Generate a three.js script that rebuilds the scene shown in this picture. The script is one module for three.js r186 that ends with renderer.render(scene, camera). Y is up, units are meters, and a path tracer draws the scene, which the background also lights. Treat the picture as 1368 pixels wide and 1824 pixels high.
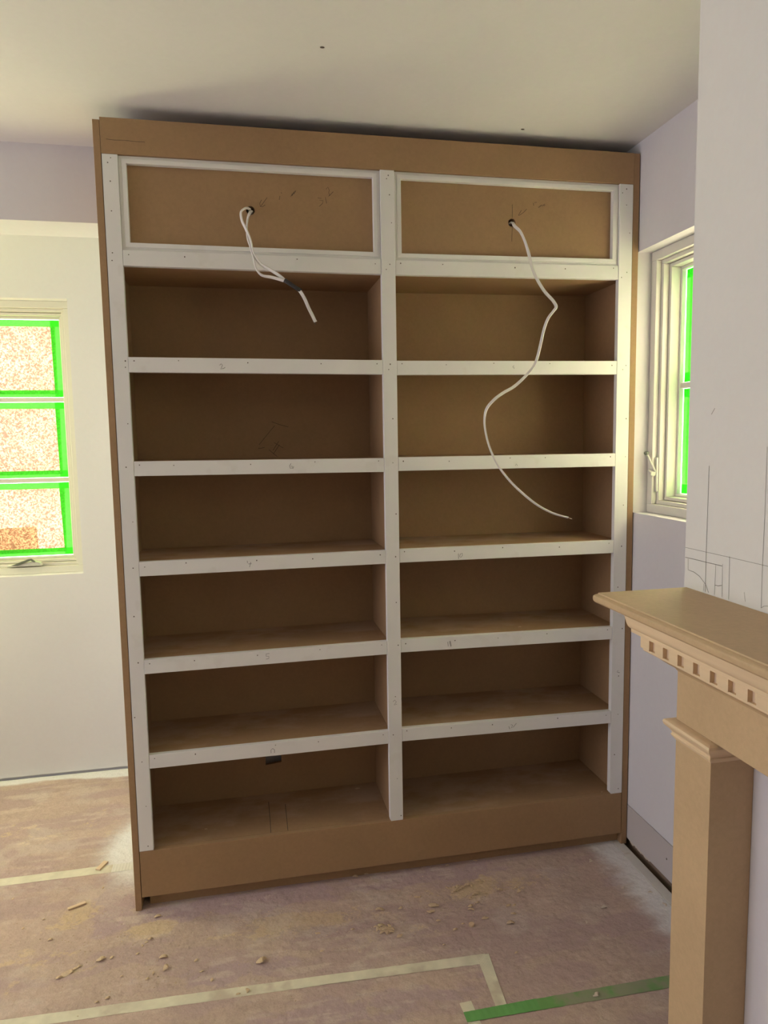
import * as THREE from 'three';
import { mergeGeometries, toCreasedNormals, mergeVertices } from 'three/addons/utils/BufferGeometryUtils.js';
import { RoundedBoxGeometry } from 'three/addons/geometries/RoundedBoxGeometry.js';
import { RectAreaLightUniformsLib } from 'three/addons/lights/RectAreaLightUniformsLib.js';

// ---------------------------------------------------------------- camera, sky, daylight, exposure
const scene = new THREE.Scene();
const F = 1268.17, EYE = new THREE.Vector3(0.3812, 1.4939, 2.2548);
const camera = new THREE.PerspectiveCamera(2 * Math.atan(912 / F) * 180 / Math.PI, 1368 / 1824, 0.05, 60);
camera.rotation.set(-0.10332, -0.19694, -0.01611, 'YXZ');
camera.position.copy(EYE);
camera.updateMatrixWorld(true);
const renderer = new THREE.WebGLRenderer();
renderer.toneMapping = THREE.LinearToneMapping;
renderer.toneMappingExposure = 2.0;
renderer.shadowMap.enabled = true;
scene.background = new THREE.Color().setRGB(0.97, 0.96, 1.0);
scene.backgroundIntensity = 6.0;
RectAreaLightUniformsLib.init();
// daylight entering by the windows of the room's left wall and of the wall behind the photographer
function daylight(name, w, h, pos, look, k) {
  const l = new THREE.RectAreaLight(new THREE.Color().setRGB(0.95, 0.94, 1.06), k, w, h);
  l.name = name; l.position.set(...pos); l.lookAt(...look); scene.add(l);
}
daylight('daylight_of_left_window', 1.5, 1.5, [-3.14, 1.45, 0.75], [0, 1.45, 0.75], 3.0);
daylight('daylight_of_left_window_by_corner', 1.5, 1.5, [-3.14, 1.45, 3.05], [0, 1.45, 3.05], 0.2);
const alcoveLight = new THREE.RectAreaLight(new THREE.Color().setRGB(0.97, 1.0, 0.52), 7.0, 0.42, 1.1);   // papered side window of the alcove
alcoveLight.name = 'daylight_of_alcove_window'; alcoveLight.position.set(-1.64, 1.51, -0.78); alcoveLight.lookAt(0, 1.51, -0.78); scene.add(alcoveLight);
const twinLight = new THREE.RectAreaLight(new THREE.Color().setRGB(0.96, 1.0, 0.62), 4.6, 0.6, 0.85);   // papered twin of the small right window, beyond the chimney breast
twinLight.name = 'daylight_of_twin_window'; twinLight.position.set(1.70, 1.663, 2.95); twinLight.lookAt(0, 1.663, 2.95); scene.add(twinLight);
const sun = new THREE.DirectionalLight(new THREE.Color().setRGB(1.0, 0.95, 0.86), 70);       // high sun, outside on the right
sun.name = 'sun'; sun.position.set(1.8 + 0.21 * 8, 1.5 + 0.95 * 8, 0.3 + 0.12 * 8); sun.target.position.set(1.8, 1.5, 0.3); sun.castShadow = true;
Object.assign(sun.shadow.camera, { left: -5, right: 5, top: 5, bottom: -5, near: 0.5, far: 20 }); sun.shadow.mapSize.set(2048, 2048);
scene.add(sun, sun.target);

// ---------------------------------------------------------------- helpers
const dirOf = (px, py) => new THREE.Vector3((px - 684) / F, -(py - 912) / F, -1).applyQuaternion(camera.quaternion);
function hit(px, py, axis, val) {                      // photo pixel -> point on the plane axis = val
  const d = dirOf(px, py), t = (val - EYE[axis]) / d[axis];
  return EYE.clone().addScaledVector(d, t);
}
let seed = 12345;
const rnd = () => { seed = (seed * 1664525 + 1013904223) >>> 0; return seed / 4294967296; };
const rr = (a, b) => a + (b - a) * rnd();
const taken = {};
const numbered = (n) => { taken[n] = (taken[n] ?? -1) + 1; return taken[n] ? n + '_' + String(taken[n]).padStart(3, '0') : n; };
function obj(name, geo, m, parent = scene) {
  const o = new THREE.Mesh(geo, m);
  o.name = parent === scene ? numbered(name) : name; o.castShadow = o.receiveShadow = true;
  parent.add(o); return o;
}
function tag(o, label, category, group) { Object.assign(o.userData, { label, category }); if (group) o.userData.group = group; return o; }
function thing(name, label, category, group) { const g = new THREE.Group(); g.name = numbered(name); scene.add(g); return tag(g, label, category, group); }
function struct(name, geo, m, label, category) { const o = obj(name, geo, m); o.userData = { kind: 'structure', label, category }; return o; }
function uvBox(g) {                                     // uv in metres, projected along each face's main direction
  g = g.index ? g.toNonIndexed() : g;
  const p = g.attributes.position, uv = new Float32Array(p.count * 2), a = new THREE.Vector3(), b = new THREE.Vector3(), c = new THREE.Vector3(), n = new THREE.Vector3();
  for (let i = 0; i < p.count; i += 3) {
    a.fromBufferAttribute(p, i); b.fromBufferAttribute(p, i + 1); c.fromBufferAttribute(p, i + 2);
    n.subVectors(b, a).cross(c.clone().sub(a));
    const x = Math.abs(n.x), y = Math.abs(n.y), z = Math.abs(n.z);
    [a, b, c].forEach((v, k) => {
      const [u, w] = x >= y && x >= z ? [v.z, v.y] : y >= z ? [v.x, v.z] : [v.x, v.y];
      uv[(i + k) * 2] = u; uv[(i + k) * 2 + 1] = w;
    });
  }
  g.setAttribute('uv', new THREE.BufferAttribute(uv, 2));
  return g;
}
function box(x0, x1, y0, y1, z0, z1, r = 0) {
  const g = r ? new RoundedBoxGeometry(x1 - x0, y1 - y0, z1 - z0, 1, r) : new THREE.BoxGeometry(x1 - x0, y1 - y0, z1 - z0);
  g.translate((x0 + x1) / 2, (y0 + y1) / 2, (z0 + z1) / 2);
  return uvBox(g);
}
function prism(poly, z0, z1, bevel = 0.0007, holes = []) {     // outline in x, y extruded from z0 to z1 with small chamfers
  const s = new THREE.Shape(poly.map(([x, y]) => new THREE.Vector2(x, y)));
  for (const [hx, hy, r] of holes) { const h = new THREE.Path(); h.absarc(hx, hy, r, 0, Math.PI * 2, true); s.holes.push(h); }
  const g = new THREE.ExtrudeGeometry(s, { depth: z1 - z0 - 2 * bevel, bevelEnabled: bevel > 0, bevelThickness: bevel, bevelSize: bevel, bevelOffset: -bevel, bevelSegments: 1, curveSegments: 24 });
  g.translate(0, 0, z0 + bevel);
  return uvBox(g);
}
const rect = (x0, x1, y0, y1) => [[x0, y0], [x1, y0], [x1, y1], [x0, y1]];
const merge = (...gs) => mergeGeometries(gs.flat().map((g) => { const h = g.index ? g.toNonIndexed() : g; for (const k of Object.keys(h.attributes)) if (!['position', 'normal', 'uv'].includes(k)) h.deleteAttribute(k); return h; }));
function rows(list, closed = false, crease = 0.5) {             // surface through rows of points of equal length
  const pos = [], quad = (a, b, c, d) => pos.push(...a, ...b, ...c, ...a, ...c, ...d);
  for (let i = 0; i + 1 < list.length; i++) for (let j = 0; j + (closed ? 0 : 1) < list[i].length; j++) {
    const k = (j + 1) % list[i].length;
    quad(list[i][j], list[i + 1][j], list[i + 1][k], list[i][k]);
  }
  let g = new THREE.BufferGeometry(); g.setAttribute('position', new THREE.Float32BufferAttribute(pos, 3));
  g = uvBox(g); g.computeVertexNormals();
  return crease ? toCreasedNormals(g, crease) : g;
}

// ---------------------------------------------------------------- procedural textures
const hash = (x, y, s) => { let h = Math.imul(x, 374761393) ^ Math.imul(y, 668265263) ^ Math.imul(s, 2147483629); h = Math.imul(h ^ (h >>> 13), 1274126177); return ((h ^ (h >>> 16)) >>> 0) / 4294967296; };
const mod = (a, n) => ((a % n) + n) % n;
function noise(x, y, px, py, s) {                       // value noise, repeating every px, py cells
  const i = Math.floor(x), j = Math.floor(y), f = x - i, g = y - j, u = f * f * (3 - 2 * f), v = g * g * (3 - 2 * g);
  const a = mod(i, px), b = mod(i + 1, px), c = mod(j, py), d = mod(j + 1, py);
  return (hash(a, c, s) * (1 - u) + hash(b, c, s) * u) * (1 - v) + (hash(a, d, s) * (1 - u) + hash(b, d, s) * u) * v;
}
function fbm(x, y, p, oct, s, q = p) { let t = 0, a = 0.5, n = 0; for (let k = 0; k < oct; k++) { t += a * noise(x, y, p, q, s + k); n += a; x *= 2; y *= 2; p *= 2; q *= 2; a *= 0.55; } return t / n; }
const enc = (c) => 255 * (c <= 0.0031308 ? 12.92 * c : 1.055 * Math.pow(c, 1 / 2.4) - 0.055);
function tex(w, h, paint, { srgb = true, repeat = true, rep = [1, 1] } = {}) {
  const d = new Uint8Array(w * h * 4), o = [0, 0, 0];
  for (let j = 0; j < h; j++) for (let i = 0; i < w; i++) {
    paint(o, (i + 0.5) / w, (j + 0.5) / h);
    const k = (j * w + i) * 4;
    for (let c = 0; c < 3; c++) d[k + c] = Math.max(0, Math.min(255, srgb ? enc(Math.max(0, o[c])) : 255 * o[c]));
    d[k + 3] = 255;
  }
  const t = new THREE.DataTexture(d, w, h, THREE.RGBAFormat);
  t.magFilter = THREE.LinearFilter; t.minFilter = THREE.LinearMipmapLinearFilter; t.generateMipmaps = true;
  t.wrapS = t.wrapT = repeat ? THREE.RepeatWrapping : THREE.ClampToEdgeWrapping;
  t.repeat.set(...rep); if (srgb) t.colorSpace = THREE.SRGBColorSpace; t.needsUpdate = true;
  return t;
}
const grain = (amount, cells, s) => tex(256, 256, (o, u, v) => { const n = 0.5 + amount * (fbm(u * cells, v * cells, cells, 3, s) - 0.5); o[0] = o[1] = o[2] = n; }, { srgb: false });
const mix3 = (o, c, k) => { for (let i = 0; i < 3; i++) o[i] += (c[i] - o[i]) * k; };
const set3 = (o, c, k = 1) => { for (let i = 0; i < 3; i++) o[i] = c[i] * k; };
const ramp = (a, b, x) => { const t = Math.max(0, Math.min(1, (x - a) / (b - a))); return t * t * (3 - 2 * t); };
// MDF: even brown with fine flecks and broad, faint mottling
const mdfPaint = (base, dust) => (o, u, v) => {
  const m = fbm(u * 7, v * 7, 7, 4, 11), f = hash(Math.floor(u * 1024), Math.floor(v * 1024), 5), g = fbm(u * 128, v * 128, 128, 2, 31);
  set3(o, base, 0.90 + 0.16 * m + 0.05 * (f - 0.5) + 0.10 * (g - 0.5));
  if (dust) { const k = ramp(0.50, 0.74, fbm(u * 5, v * 9, 5, 5, 71, 9)) * (0.6 + 0.4 * f); mix3(o, [0.55, 0.42, 0.33], dust * k); }
};
const MDF = [0.385, 0.238, 0.122];
const mdfMap = tex(1024, 1024, mdfPaint(MDF, 0)), mdfDusty = tex(1024, 1024, mdfPaint(MDF, 0.5));
const fineBump = grain(1, 96, 91);
const M = {};
const std = (o) => new THREE.MeshStandardMaterial(o);
M.mdf = std({ map: mdfMap, roughness: 0.75 });
M.mdfDusty = std({ map: mdfDusty, roughness: 0.85 });
M.mantelMdf = std({ map: tex(1024, 1024, mdfPaint([0.545, 0.385, 0.235], 0)), roughness: 0.6 });
M.primed = std({ map: tex(512, 512, (o, u, v) => {
  const m = fbm(u * 9, v * 9, 9, 4, 3), s = ramp(0.68, 0.8, fbm(u * 14, v * 14, 14, 4, 8));
  set3(o, [0.84, 0.825, 0.80], 0.97 + 0.06 * m); mix3(o, [0.62, 0.57, 0.49], 0.14 * s);
}), roughness: 0.6, bumpMap: grain(1, 64, 4), bumpScale: 0.0002 });
M.pine = std({ map: tex(512, 512, (o, u, v) => {
  const g = fbm(u * 4, v * 60, 4, 4, 17, 60), f = fbm(u * 10, v * 200, 10, 2, 19, 200);
  set3(o, [0.77, 0.585, 0.40], 0.88 + 0.18 * g + 0.08 * (f - 0.5));
}), roughness: 0.65 });
const paint = (c, s) => tex(512, 512, (o, u, v) => { const m = fbm(u * 5, v * 5, 5, 4, s), f = fbm(u * 80, v * 80, 80, 2, s + 5); set3(o, c, 0.975 + 0.035 * m + 0.02 * f); });
M.wall = std({ map: paint([0.74, 0.72, 0.735], 21), roughness: 0.85, bumpMap: fineBump, bumpScale: 0.0003 });
M.bareBoard = std({ map: paint([0.34, 0.33, 0.32], 26), roughness: 0.9 });
M.ceiling = std({ map: paint([0.86, 0.85, 0.82], 22), roughness: 0.9, bumpMap: fineBump, bumpScale: 0.0003 });
M.lowBoard = std({ map: paint([0.56, 0.51, 0.49], 23), roughness: 0.8 });
M.windowWhite = std({ map: paint([0.73, 0.70, 0.63], 24), roughness: 0.45 });
M.jointCompound = std({ map: tex(256, 256, (o, u, v) => set3(o, [0.62, 0.53, 0.42], 0.7 + 0.6 * fbm(u * 12, v * 12, 12, 4, 33))), roughness: 0.95 });
M.subfloor = std({ map: tex(512, 512, (o, u, v) => { set3(o, [0.24, 0.17, 0.12], 0.7 + 0.6 * fbm(u * 6, v * 24, 6, 4, 41, 24)); }), roughness: 0.95 });
M.paintedEdge = std({ map: tex(512, 512, (o, u, v) => { const n = fbm(u * 8, v * 20, 8, 5, 43, 20); set3(o, [0.70, 0.67, 0.62], 0.9 + 0.2 * n); mix3(o, [0.45, 0.38, 0.30], 0.6 * ramp(0.62, 0.8, n)); }), roughness: 0.9 });
M.cable = std({ color: new THREE.Color().setRGB(0.82, 0.78, 0.73), roughness: 0.45 });
M.blackTape = std({ color: new THREE.Color().setRGB(0.03, 0.024, 0.02), roughness: 0.55, bumpMap: grain(1, 24, 6), bumpScale: 0.001 });
M.pencil = std({ color: new THREE.Color().setRGB(0.16, 0.145, 0.14), roughness: 0.6 });
M.pencilDark = std({ color: new THREE.Color().setRGB(0.07, 0.045, 0.025), roughness: 0.6 });
M.nail = std({ color: new THREE.Color().setRGB(0.14, 0.11, 0.085), roughness: 0.8 });
M.metal = std({ color: new THREE.Color().setRGB(0.66, 0.65, 0.58), roughness: 0.35, metalness: 0.1 });
M.darkMetal = std({ color: new THREE.Color().setRGB(0.20, 0.22, 0.18), roughness: 0.35, metalness: 0.5 });
M.glass = new THREE.MeshPhysicalMaterial({ color: 0xffffff, transmission: 1, thickness: 0, roughness: 0.02, ior: 1.5 });
const sheet = (map, t) => new THREE.MeshPhysicalMaterial({ map, transmission: t, thickness: 0, roughness: 1, specularIntensity: 0.1, side: THREE.DoubleSide });
M.kraft = sheet(tex(512, 512, (o, u, v) => {            // crinkled brown masking paper, cloudy fibre
  const n = fbm(u * 100, v * 100, 100, 3, 51), w = fbm(u * 9, v * 9, 9, 3, 55);
  const k = 0.55 + 1.25 * ramp(0.28, 0.74, n) * (0.75 + 0.6 * (w - 0.25)); set3(o, [0.68, 0.395, 0.26], k); for (let i = 0; i < 3; i++) o[i] = Math.min(1, o[i]);
}, { rep: [2, 2] }), 0.19);
M.palePaper = sheet(tex(256, 256, (o, u, v) => { const n = fbm(u * 40, v * 40, 40, 3, 57); set3(o, [0.97, 0.85, 0.60], 0.8 + 0.3 * n); }, { rep: [2, 2] }), 0.46);
M.greenTape = sheet(tex(256, 256, (o, u, v) => { const n = fbm(u * 60, v * 60, 60, 3, 61); set3(o, [0.10, 0.92, 0.06], 0.75 + 0.4 * n); }, { rep: [3, 3] }), 0.24);
M.maskingTape = std({ map: tex(512, 512, (o, u, v) => {
  const n = fbm(u * 30, v * 30, 30, 4, 65), d = ramp(0.56, 0.78, fbm(u * 11, v * 11, 11, 5, 66));
  set3(o, [0.77, 0.71, 0.55], 0.85 + 0.3 * (n - 0.2)); mix3(o, [0.47, 0.36, 0.29], 0.55 * d);
}), roughness: 0.8 });
M.sprayedTape = std({ map: tex(256, 256, (o, u, v) => { const n = fbm(u * 30, v * 30, 30, 4, 64); set3(o, [0.80, 0.77, 0.70], 0.9 + 0.15 * n); }), roughness: 0.9 });
M.greenFloorTape = std({ map: tex(512, 512, (o, u, v) => {
  const n = fbm(u * 26, v * 26, 26, 5, 67), d = ramp(0.35, 0.62, n * 0.55 + 0.45 * fbm(u * 5, v * 5, 5, 3, 68));
  set3(o, [0.17, 0.36, 0.11], 0.9 + 0.2 * n); mix3(o, [0.33, 0.30, 0.22], 0.8 * d);
}), roughness: 0.85 });
M.greenFloorTapeClean = std({ map: tex(256, 256, (o, u, v) => { const n = fbm(u * 26, v * 26, 26, 4, 69); set3(o, [0.15, 0.38, 0.11], 0.85 + 0.3 * n); }), roughness: 0.8 });
M.chip = std({ map: tex(128, 128, (o, u, v) => set3(o, [0.62, 0.46, 0.30], 0.75 + 0.5 * fbm(u * 10, v * 30, 10, 3, 77, 30)), { rep: [12, 12] }), roughness: 0.9 });
M.paleChip = std({ color: new THREE.Color().setRGB(0.62, 0.52, 0.42), roughness: 0.9 });

// floor paper, as large as the photo shows: red rosin paper with sawdust, scuffs and primer that was sprayed past the walls
const FX0 = -1.5, FX1 = 1.672, FZ0 = -1.062, FZ1 = 1.25, FW = FX1 - FX0, FH = FZ1 - FZ0;
const bump2 = (x, z, cx, cz, rx, rz) => Math.exp(-(((x - cx) / rx) ** 2) - ((z - cz) / rz) ** 2);
M.floorPaper = std({ map: tex(2048, 1500, (o, u, v) => {
  const x = FX0 + u * FW, z = FZ1 - v * FH, P = 4096;
  const wx = x + 0.10 * (fbm(x * 3 + 40, z * 3 + 40, P, 3, 101) - 0.5), wz = z + 0.10 * (fbm(x * 3 + 90, z * 3 + 40, P, 3, 104) - 0.5);
  const big = fbm(wx * 2.2 + 50, wz * 4.0 + 50, P, 5, 107), mid = fbm(wx * 9 + 50, wz * 14 + 50, P, 4, 111), fine = hash(Math.floor(u * 2048), Math.floor(v * 1500), 9), streak = fbm(x * 4 + 30, z * 38 + 30, P, 4, 131);
  const speck = fbm(x * 110 + 7, z * 130 + 7, P, 3, 181), rag = fbm(wx * 20 + 9, wz * 30 + 9, P, 5, 191), smear = fbm(wx * 5 + 3, wz * 16 + 3, P, 5, 211);
  set3(o, [0.56, 0.415, 0.345], 0.84 + 0.20 * mid + 0.16 * (speck - 0.5));                 // dusted rosin paper
  mix3(o, [0.47, 0.34, 0.315], 0.75 * ramp(0.47, 0.62, smear));                           // scuffed cleaner
  const edge = 0.9 * (rag - 0.5) + 0.5 * (mid - 0.5);
  const clean = Math.max(1.15 * bump2(x, z, -0.075, -0.03, 0.075, 0.15), bump2(x, z, 0.35, 0.03, 0.45, 0.07), 0.8 * bump2(x, z, 1.0, 0.03, 0.3, 0.06), 0.75 * bump2(x, z, 0.3, 0.33, 0.25, 0.06), 0.7 * bump2(x, z, 0.6, 0.55, 0.5, 0.07));
  mix3(o, [0.46, 0.335, 0.335], 0.85 * ramp(0.40, 0.60, clean + edge));                    // swept clean, mauve paper
  const saw = Math.max(bump2(x, z, 0.50, 0.17, 0.26, 0.065), bump2(x, z, 0.045, 0.10, 0.10, 0.045), 0.8 * bump2(x, z, 1.10, 0.13, 0.24, 0.06), 0.85 * bump2(x, z, -0.19, -0.02, 0.09, 0.10), 0.5 * bump2(x, z, -0.25, 0.2, 0.3, 0.15), 0.45 * bump2(x, z, 0.75, 0.28, 0.3, 0.1), 0.45 * bump2(x, z, -0.4, -0.55, 0.4, 0.2));
  mix3(o, [0.63, 0.47, 0.30], 0.78 * ramp(0.50, 0.76, saw + 1.1 * edge + 0.4 * (speck - 0.5)));   // sawdust
  mix3(o, [0.70, 0.57, 0.47], 0.40 * ramp(0.56, 0.70, streak * 0.55 + rag * 0.45));         // pale scuffs
  mix3(o, [0.68, 0.59, 0.51], 0.30 * ramp(0.57, 0.73, fbm(x * 7 + 20, z * 9 + 77, P, 5, 151)));
  mix3(o, [0.38, 0.28, 0.24], 0.22 * ramp(0.62, 0.74, fbm(x * 12 + 60, z * 34 + 17, P, 4, 201)));
  const n = 0.5 * mid + 0.3 * fine + 0.2 * big;                                         // speckled primer overspray
  const spray = Math.max(1.5 * ramp(-0.985, -1.05, z + 0.12 * (big - 0.5)), 1.9 * bump2(x, z, 0.01, -0.38, 0.15, 0.23), 1.25 * ramp(1.48, 1.70, x + 0.06 * (rag - 0.5) + 0.05 * (speck - 0.5)));
  mix3(o, [0.82, 0.79, 0.77], Math.min(1, ramp(0.15, 0.95, spray - 0.6 * (n - 0.35) - 0.25 * (speck - 0.5))));
  const k = 0.92 + 0.16 * fine * fine; for (let i = 0; i < 3; i++) o[i] *= k;
}, { repeat: false }), roughness: 0.9, bumpMap: tex(512, 512, (o, u, v) => { o[0] = o[1] = o[2] = fbm(u * 20, v * 20, 20, 5, 161); }, { srgb: false, rep: [7, 5] }), bumpScale: 0.004 });
M.floorPaperPlain = std({ map: tex(512, 512, (o, u, v) => { const b = fbm(u * 4, v * 6, 4, 5, 171, 6); set3(o, [0.46, 0.325, 0.28], 0.8 + 0.4 * b); }), roughness: 0.9 });

// ---------------------------------------------------------------- the room
const CEIL = 2.46, XR = 1.722, XL = -3.2, ZF = 6.0, ZB = -0.33, ZA = -1.062, XA = -1.7, XC = 1.378, ZC0 = 0.80, ZC1 = 2.42;
struct('ceiling', box(XL - 0.2, XR + 0.26, CEIL, CEIL + 0.2, ZA - 0.26, ZF + 0.2), M.ceiling, 'smooth white plaster ceiling', 'ceiling');
struct('floor', box(XL - 0.2, XR + 0.26, -0.15, -0.03, ZA - 0.26, ZF + 0.2), M.subfloor, 'bare wooden subfloor below the floor paper', 'floor');
{ // paper over boards; the strip by the right wall is bare
  const g = new THREE.BoxGeometry(FW, 0.03, FH); g.translate((FX0 + FX1) / 2, -0.015, (FZ0 + FZ1) / 2);
  const p = g.attributes.position, uv = g.attributes.uv;
  for (let i = 0; i < p.count; i++) uv.setXY(i, (p.getX(i) - FX0) / FW, (FZ1 - p.getZ(i)) / FH);
  struct('floor_paper', g, M.floorPaper, 'pinkish brown protective floor paper dusted with sawdust', 'floor covering');
  struct('floor_paper_rear', merge(box(XL, FX1, -0.03, 0, FZ1, ZF), box(XL, FX0, -0.03, 0, ZB, FZ1)), M.floorPaperPlain, 'plain brown floor paper in the rest of the room', 'floor covering');
  struct('trim_1', box(FX1 + 0.0015, 1.709, -0.03, 0.001, ZB, ZC0, 0.001), M.paintedEdge, 'white oversprayed floor edge strip along the right wall', 'trim');
}
const skin = 0.014;
// right wall: studs and plate behind a board that stops short of the floor; an opening for the small window
const WR = { u0: -0.01, u1: 0.62, y0: 1.221, y1: 2.105 }, WL = { u0: -0.96, u1: -0.321, y0: 0.919, y1: 2.106 };
const wr = struct('wall_right', merge(
  box(XR, XR + 0.26, 0.15, WR.y0, ZA - 0.2, ZF), box(XR, XR + 0.26, WR.y1, CEIL, ZA - 0.2, ZF),
  box(XR, XR + 0.26, WR.y0, WR.y1, ZA - 0.2, WR.u0), box(XR, XR + 0.26, WR.y0, WR.y1, WR.u1, 2.62), box(XR, XR + 0.26, WR.y0, WR.y1, 3.27, ZF),
  box(XR + 0.06, XR + 0.26, -0.03, 0.15, ZA - 0.2, ZF)), M.wall, 'white primed right wall beside the bookcase', 'wall');
const bb = struct('baseboard_right', box(XR - 0.001, XR + 0.014, 0.021, 0.148, ZB, ZC0, 0.0008), M.lowBoard, 'flat greyish board along the foot of the right wall', 'baseboard');
obj('nail_head', new THREE.SphereGeometry(0.0028, 8, 6).scale(0.5, 1.4, 1).translate(XR - 0.001, 0.088, 0.245), M.nail, bb);
{ // ragged joint compound crumbs hanging below the board
  const gs = [];
  for (let k = 0; k < 26; k++) { const z = 0.01 + k * 0.0052 + rr(-0.002, 0.002), s = rr(0.004, 0.009); gs.push(new THREE.IcosahedronGeometry(s, 1).scale(0.5, rr(0.8, 1.3), 1).translate(XR + 0.004, 0.022 - rr(0, 0.006), z)); }
  const c = obj('plaster_crumbs', merge(gs), M.jointCompound, bb); c.userData.kind = 'stuff';
}
struct('trim_2', box(XR + 0.0145, XR + 0.059, -0.03, 0.149, ZB, ZC0), M.subfloor, 'rough brown sole plate in the gap under the right wall', 'trim');
// chimney breast
const cb = struct('wall_chimney_breast', box(XC, XR - 0.001, -0.03, CEIL, ZC0, ZC1), M.wall, 'white chimney breast wall with pencil layout lines', 'wall');
// back wall behind the bookcase, header over the opening to the alcove, end wall of the alcove
struct('wall_back', merge(box(0.012, XR + 0.012, -0.03, CEIL, ZB - 0.18, ZB), box(XA, 0.012, 2.218, CEIL, ZB - 0.18, ZB), box(XL, XA, -0.03, CEIL, ZB - 0.18, ZB),
  box(0.012, 0.13, -0.03, CEIL, ZA, ZB - 0.18)), M.wall, 'white back wall with a header over the alcove opening', 'wall');
struct('wall_alcove', merge(
  box(XA, WL.u0, 0.012, CEIL, ZA - 0.26, ZA), box(WL.u1, 0.13, 0.012, CEIL, ZA - 0.26, ZA),
  box(WL.u0, WL.u1, 0.012, WL.y0, ZA - 0.26, ZA), box(WL.u0, WL.u1, WL.y1, CEIL, ZA - 0.26, ZA), box(XA, 0.13, -0.03, 0.012, ZA - 0.26, ZA - skin),
  box(XA - 0.12, XA, -0.03, 0.92, ZA - 0.26, ZB - 0.18), box(XA - 0.12, XA, 2.1, CEIL, ZA - 0.26, ZB - 0.18), box(XA - 0.12, XA, 0.92, 2.1, ZA - 0.26, -1.0), box(XA - 0.12, XA, 0.92, 2.1, -0.56, ZB - 0.18)), M.wall, 'white alcove wall around the tall papered window', 'wall');
// left and rear walls, out of the picture, with the windows that light the room
struct('wall_left', merge(box(XL - 0.2, XL, -0.03, 0.7, ZB - 0.18, ZF), box(XL - 0.2, XL, 2.2, CEIL, ZB - 0.18, ZF), box(XL - 0.2, XL, 0.7, 2.2, ZB - 0.18, 0.0), box(XL - 0.2, XL, 0.7, 2.2, 1.5, 2.3), box(XL - 0.2, XL, 0.7, 2.2, 3.8, ZF)), M.wall, 'white left wall with two wide windows', 'wall');
struct('wall_front', box(XL - 0.2, XR + 0.2, -0.03, CEIL, ZF, ZF + 0.2), M.bareBoard, 'bare grey wallboard behind the photographer', 'wall');

// ---------------------------------------------------------------- windows: local x along the wall, y up, -z outwards
function makeWindow(name, label, W, bars) {
  const g = new THREE.Group(); g.name = name; scene.add(g); g.userData = { kind: 'structure', label, category: 'window' };
  const { u0, u1, y0, y1 } = W, e = 0.0005;
  const ring = (names, d0, d1, w0, w1, m = M.windowWhite) => {
    const r = 0.0012;
    obj(names[0], box(u0 + d0 + e, u1 - d0 - e, y1 - d1, y1 - d0 - e, -w1, -w0, r), m, g);
    obj(names[1], box(u0 + d0 + e, u1 - d0 - e, y0 + d0 + e, y0 + d1, -w1, -w0, r), m, g);
    obj(names[2], box(u0 + d0 + e, u0 + d1, y0 + d1 + e, y1 - d1 - e, -w1, -w0, r), m, g);
    obj(names[2], box(u1 - d1, u1 - d0 - e, y0 + d1 + e, y1 - d1 - e, -w1, -w0, r), m, g);
  };
  ring(['head', 'sill', 'jamb'], 0, 0.030, 0.053, 0.259);
  ring(['head_stop', 'sill_stop', 'jamb_stop'], 0.030, 0.043, 0.072, 0.255);
  ring(['top_rail', 'bottom_rail', 'stile'], 0.0445, 0.056, 0.093, 0.25);
  ring(['glazing_bead', 'glazing_bead', 'glazing_bead'], 0.056, 0.066, 0.127, 0.175);
  const d = 0.066;
  obj('pane', new THREE.PlaneGeometry(u1 - u0 - 2 * d, y1 - y0 - 2 * d).translate((u0 + u1) / 2, (y0 + y1) / 2, -0.147), M.glass, g);
  for (const y of bars) {
    obj('muntin', box(u0 + d + e, u1 - d - e, y - 0.0095, y + 0.0095, -0.146, -0.132, 0.002), M.windowWhite, g);
    obj('muntin', box(u0 + d + e, u1 - d - e, y - 0.0095, y + 0.0095, -0.25, -0.148, 0.002), M.windowWhite, g);
  }
  return g;
}
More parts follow.
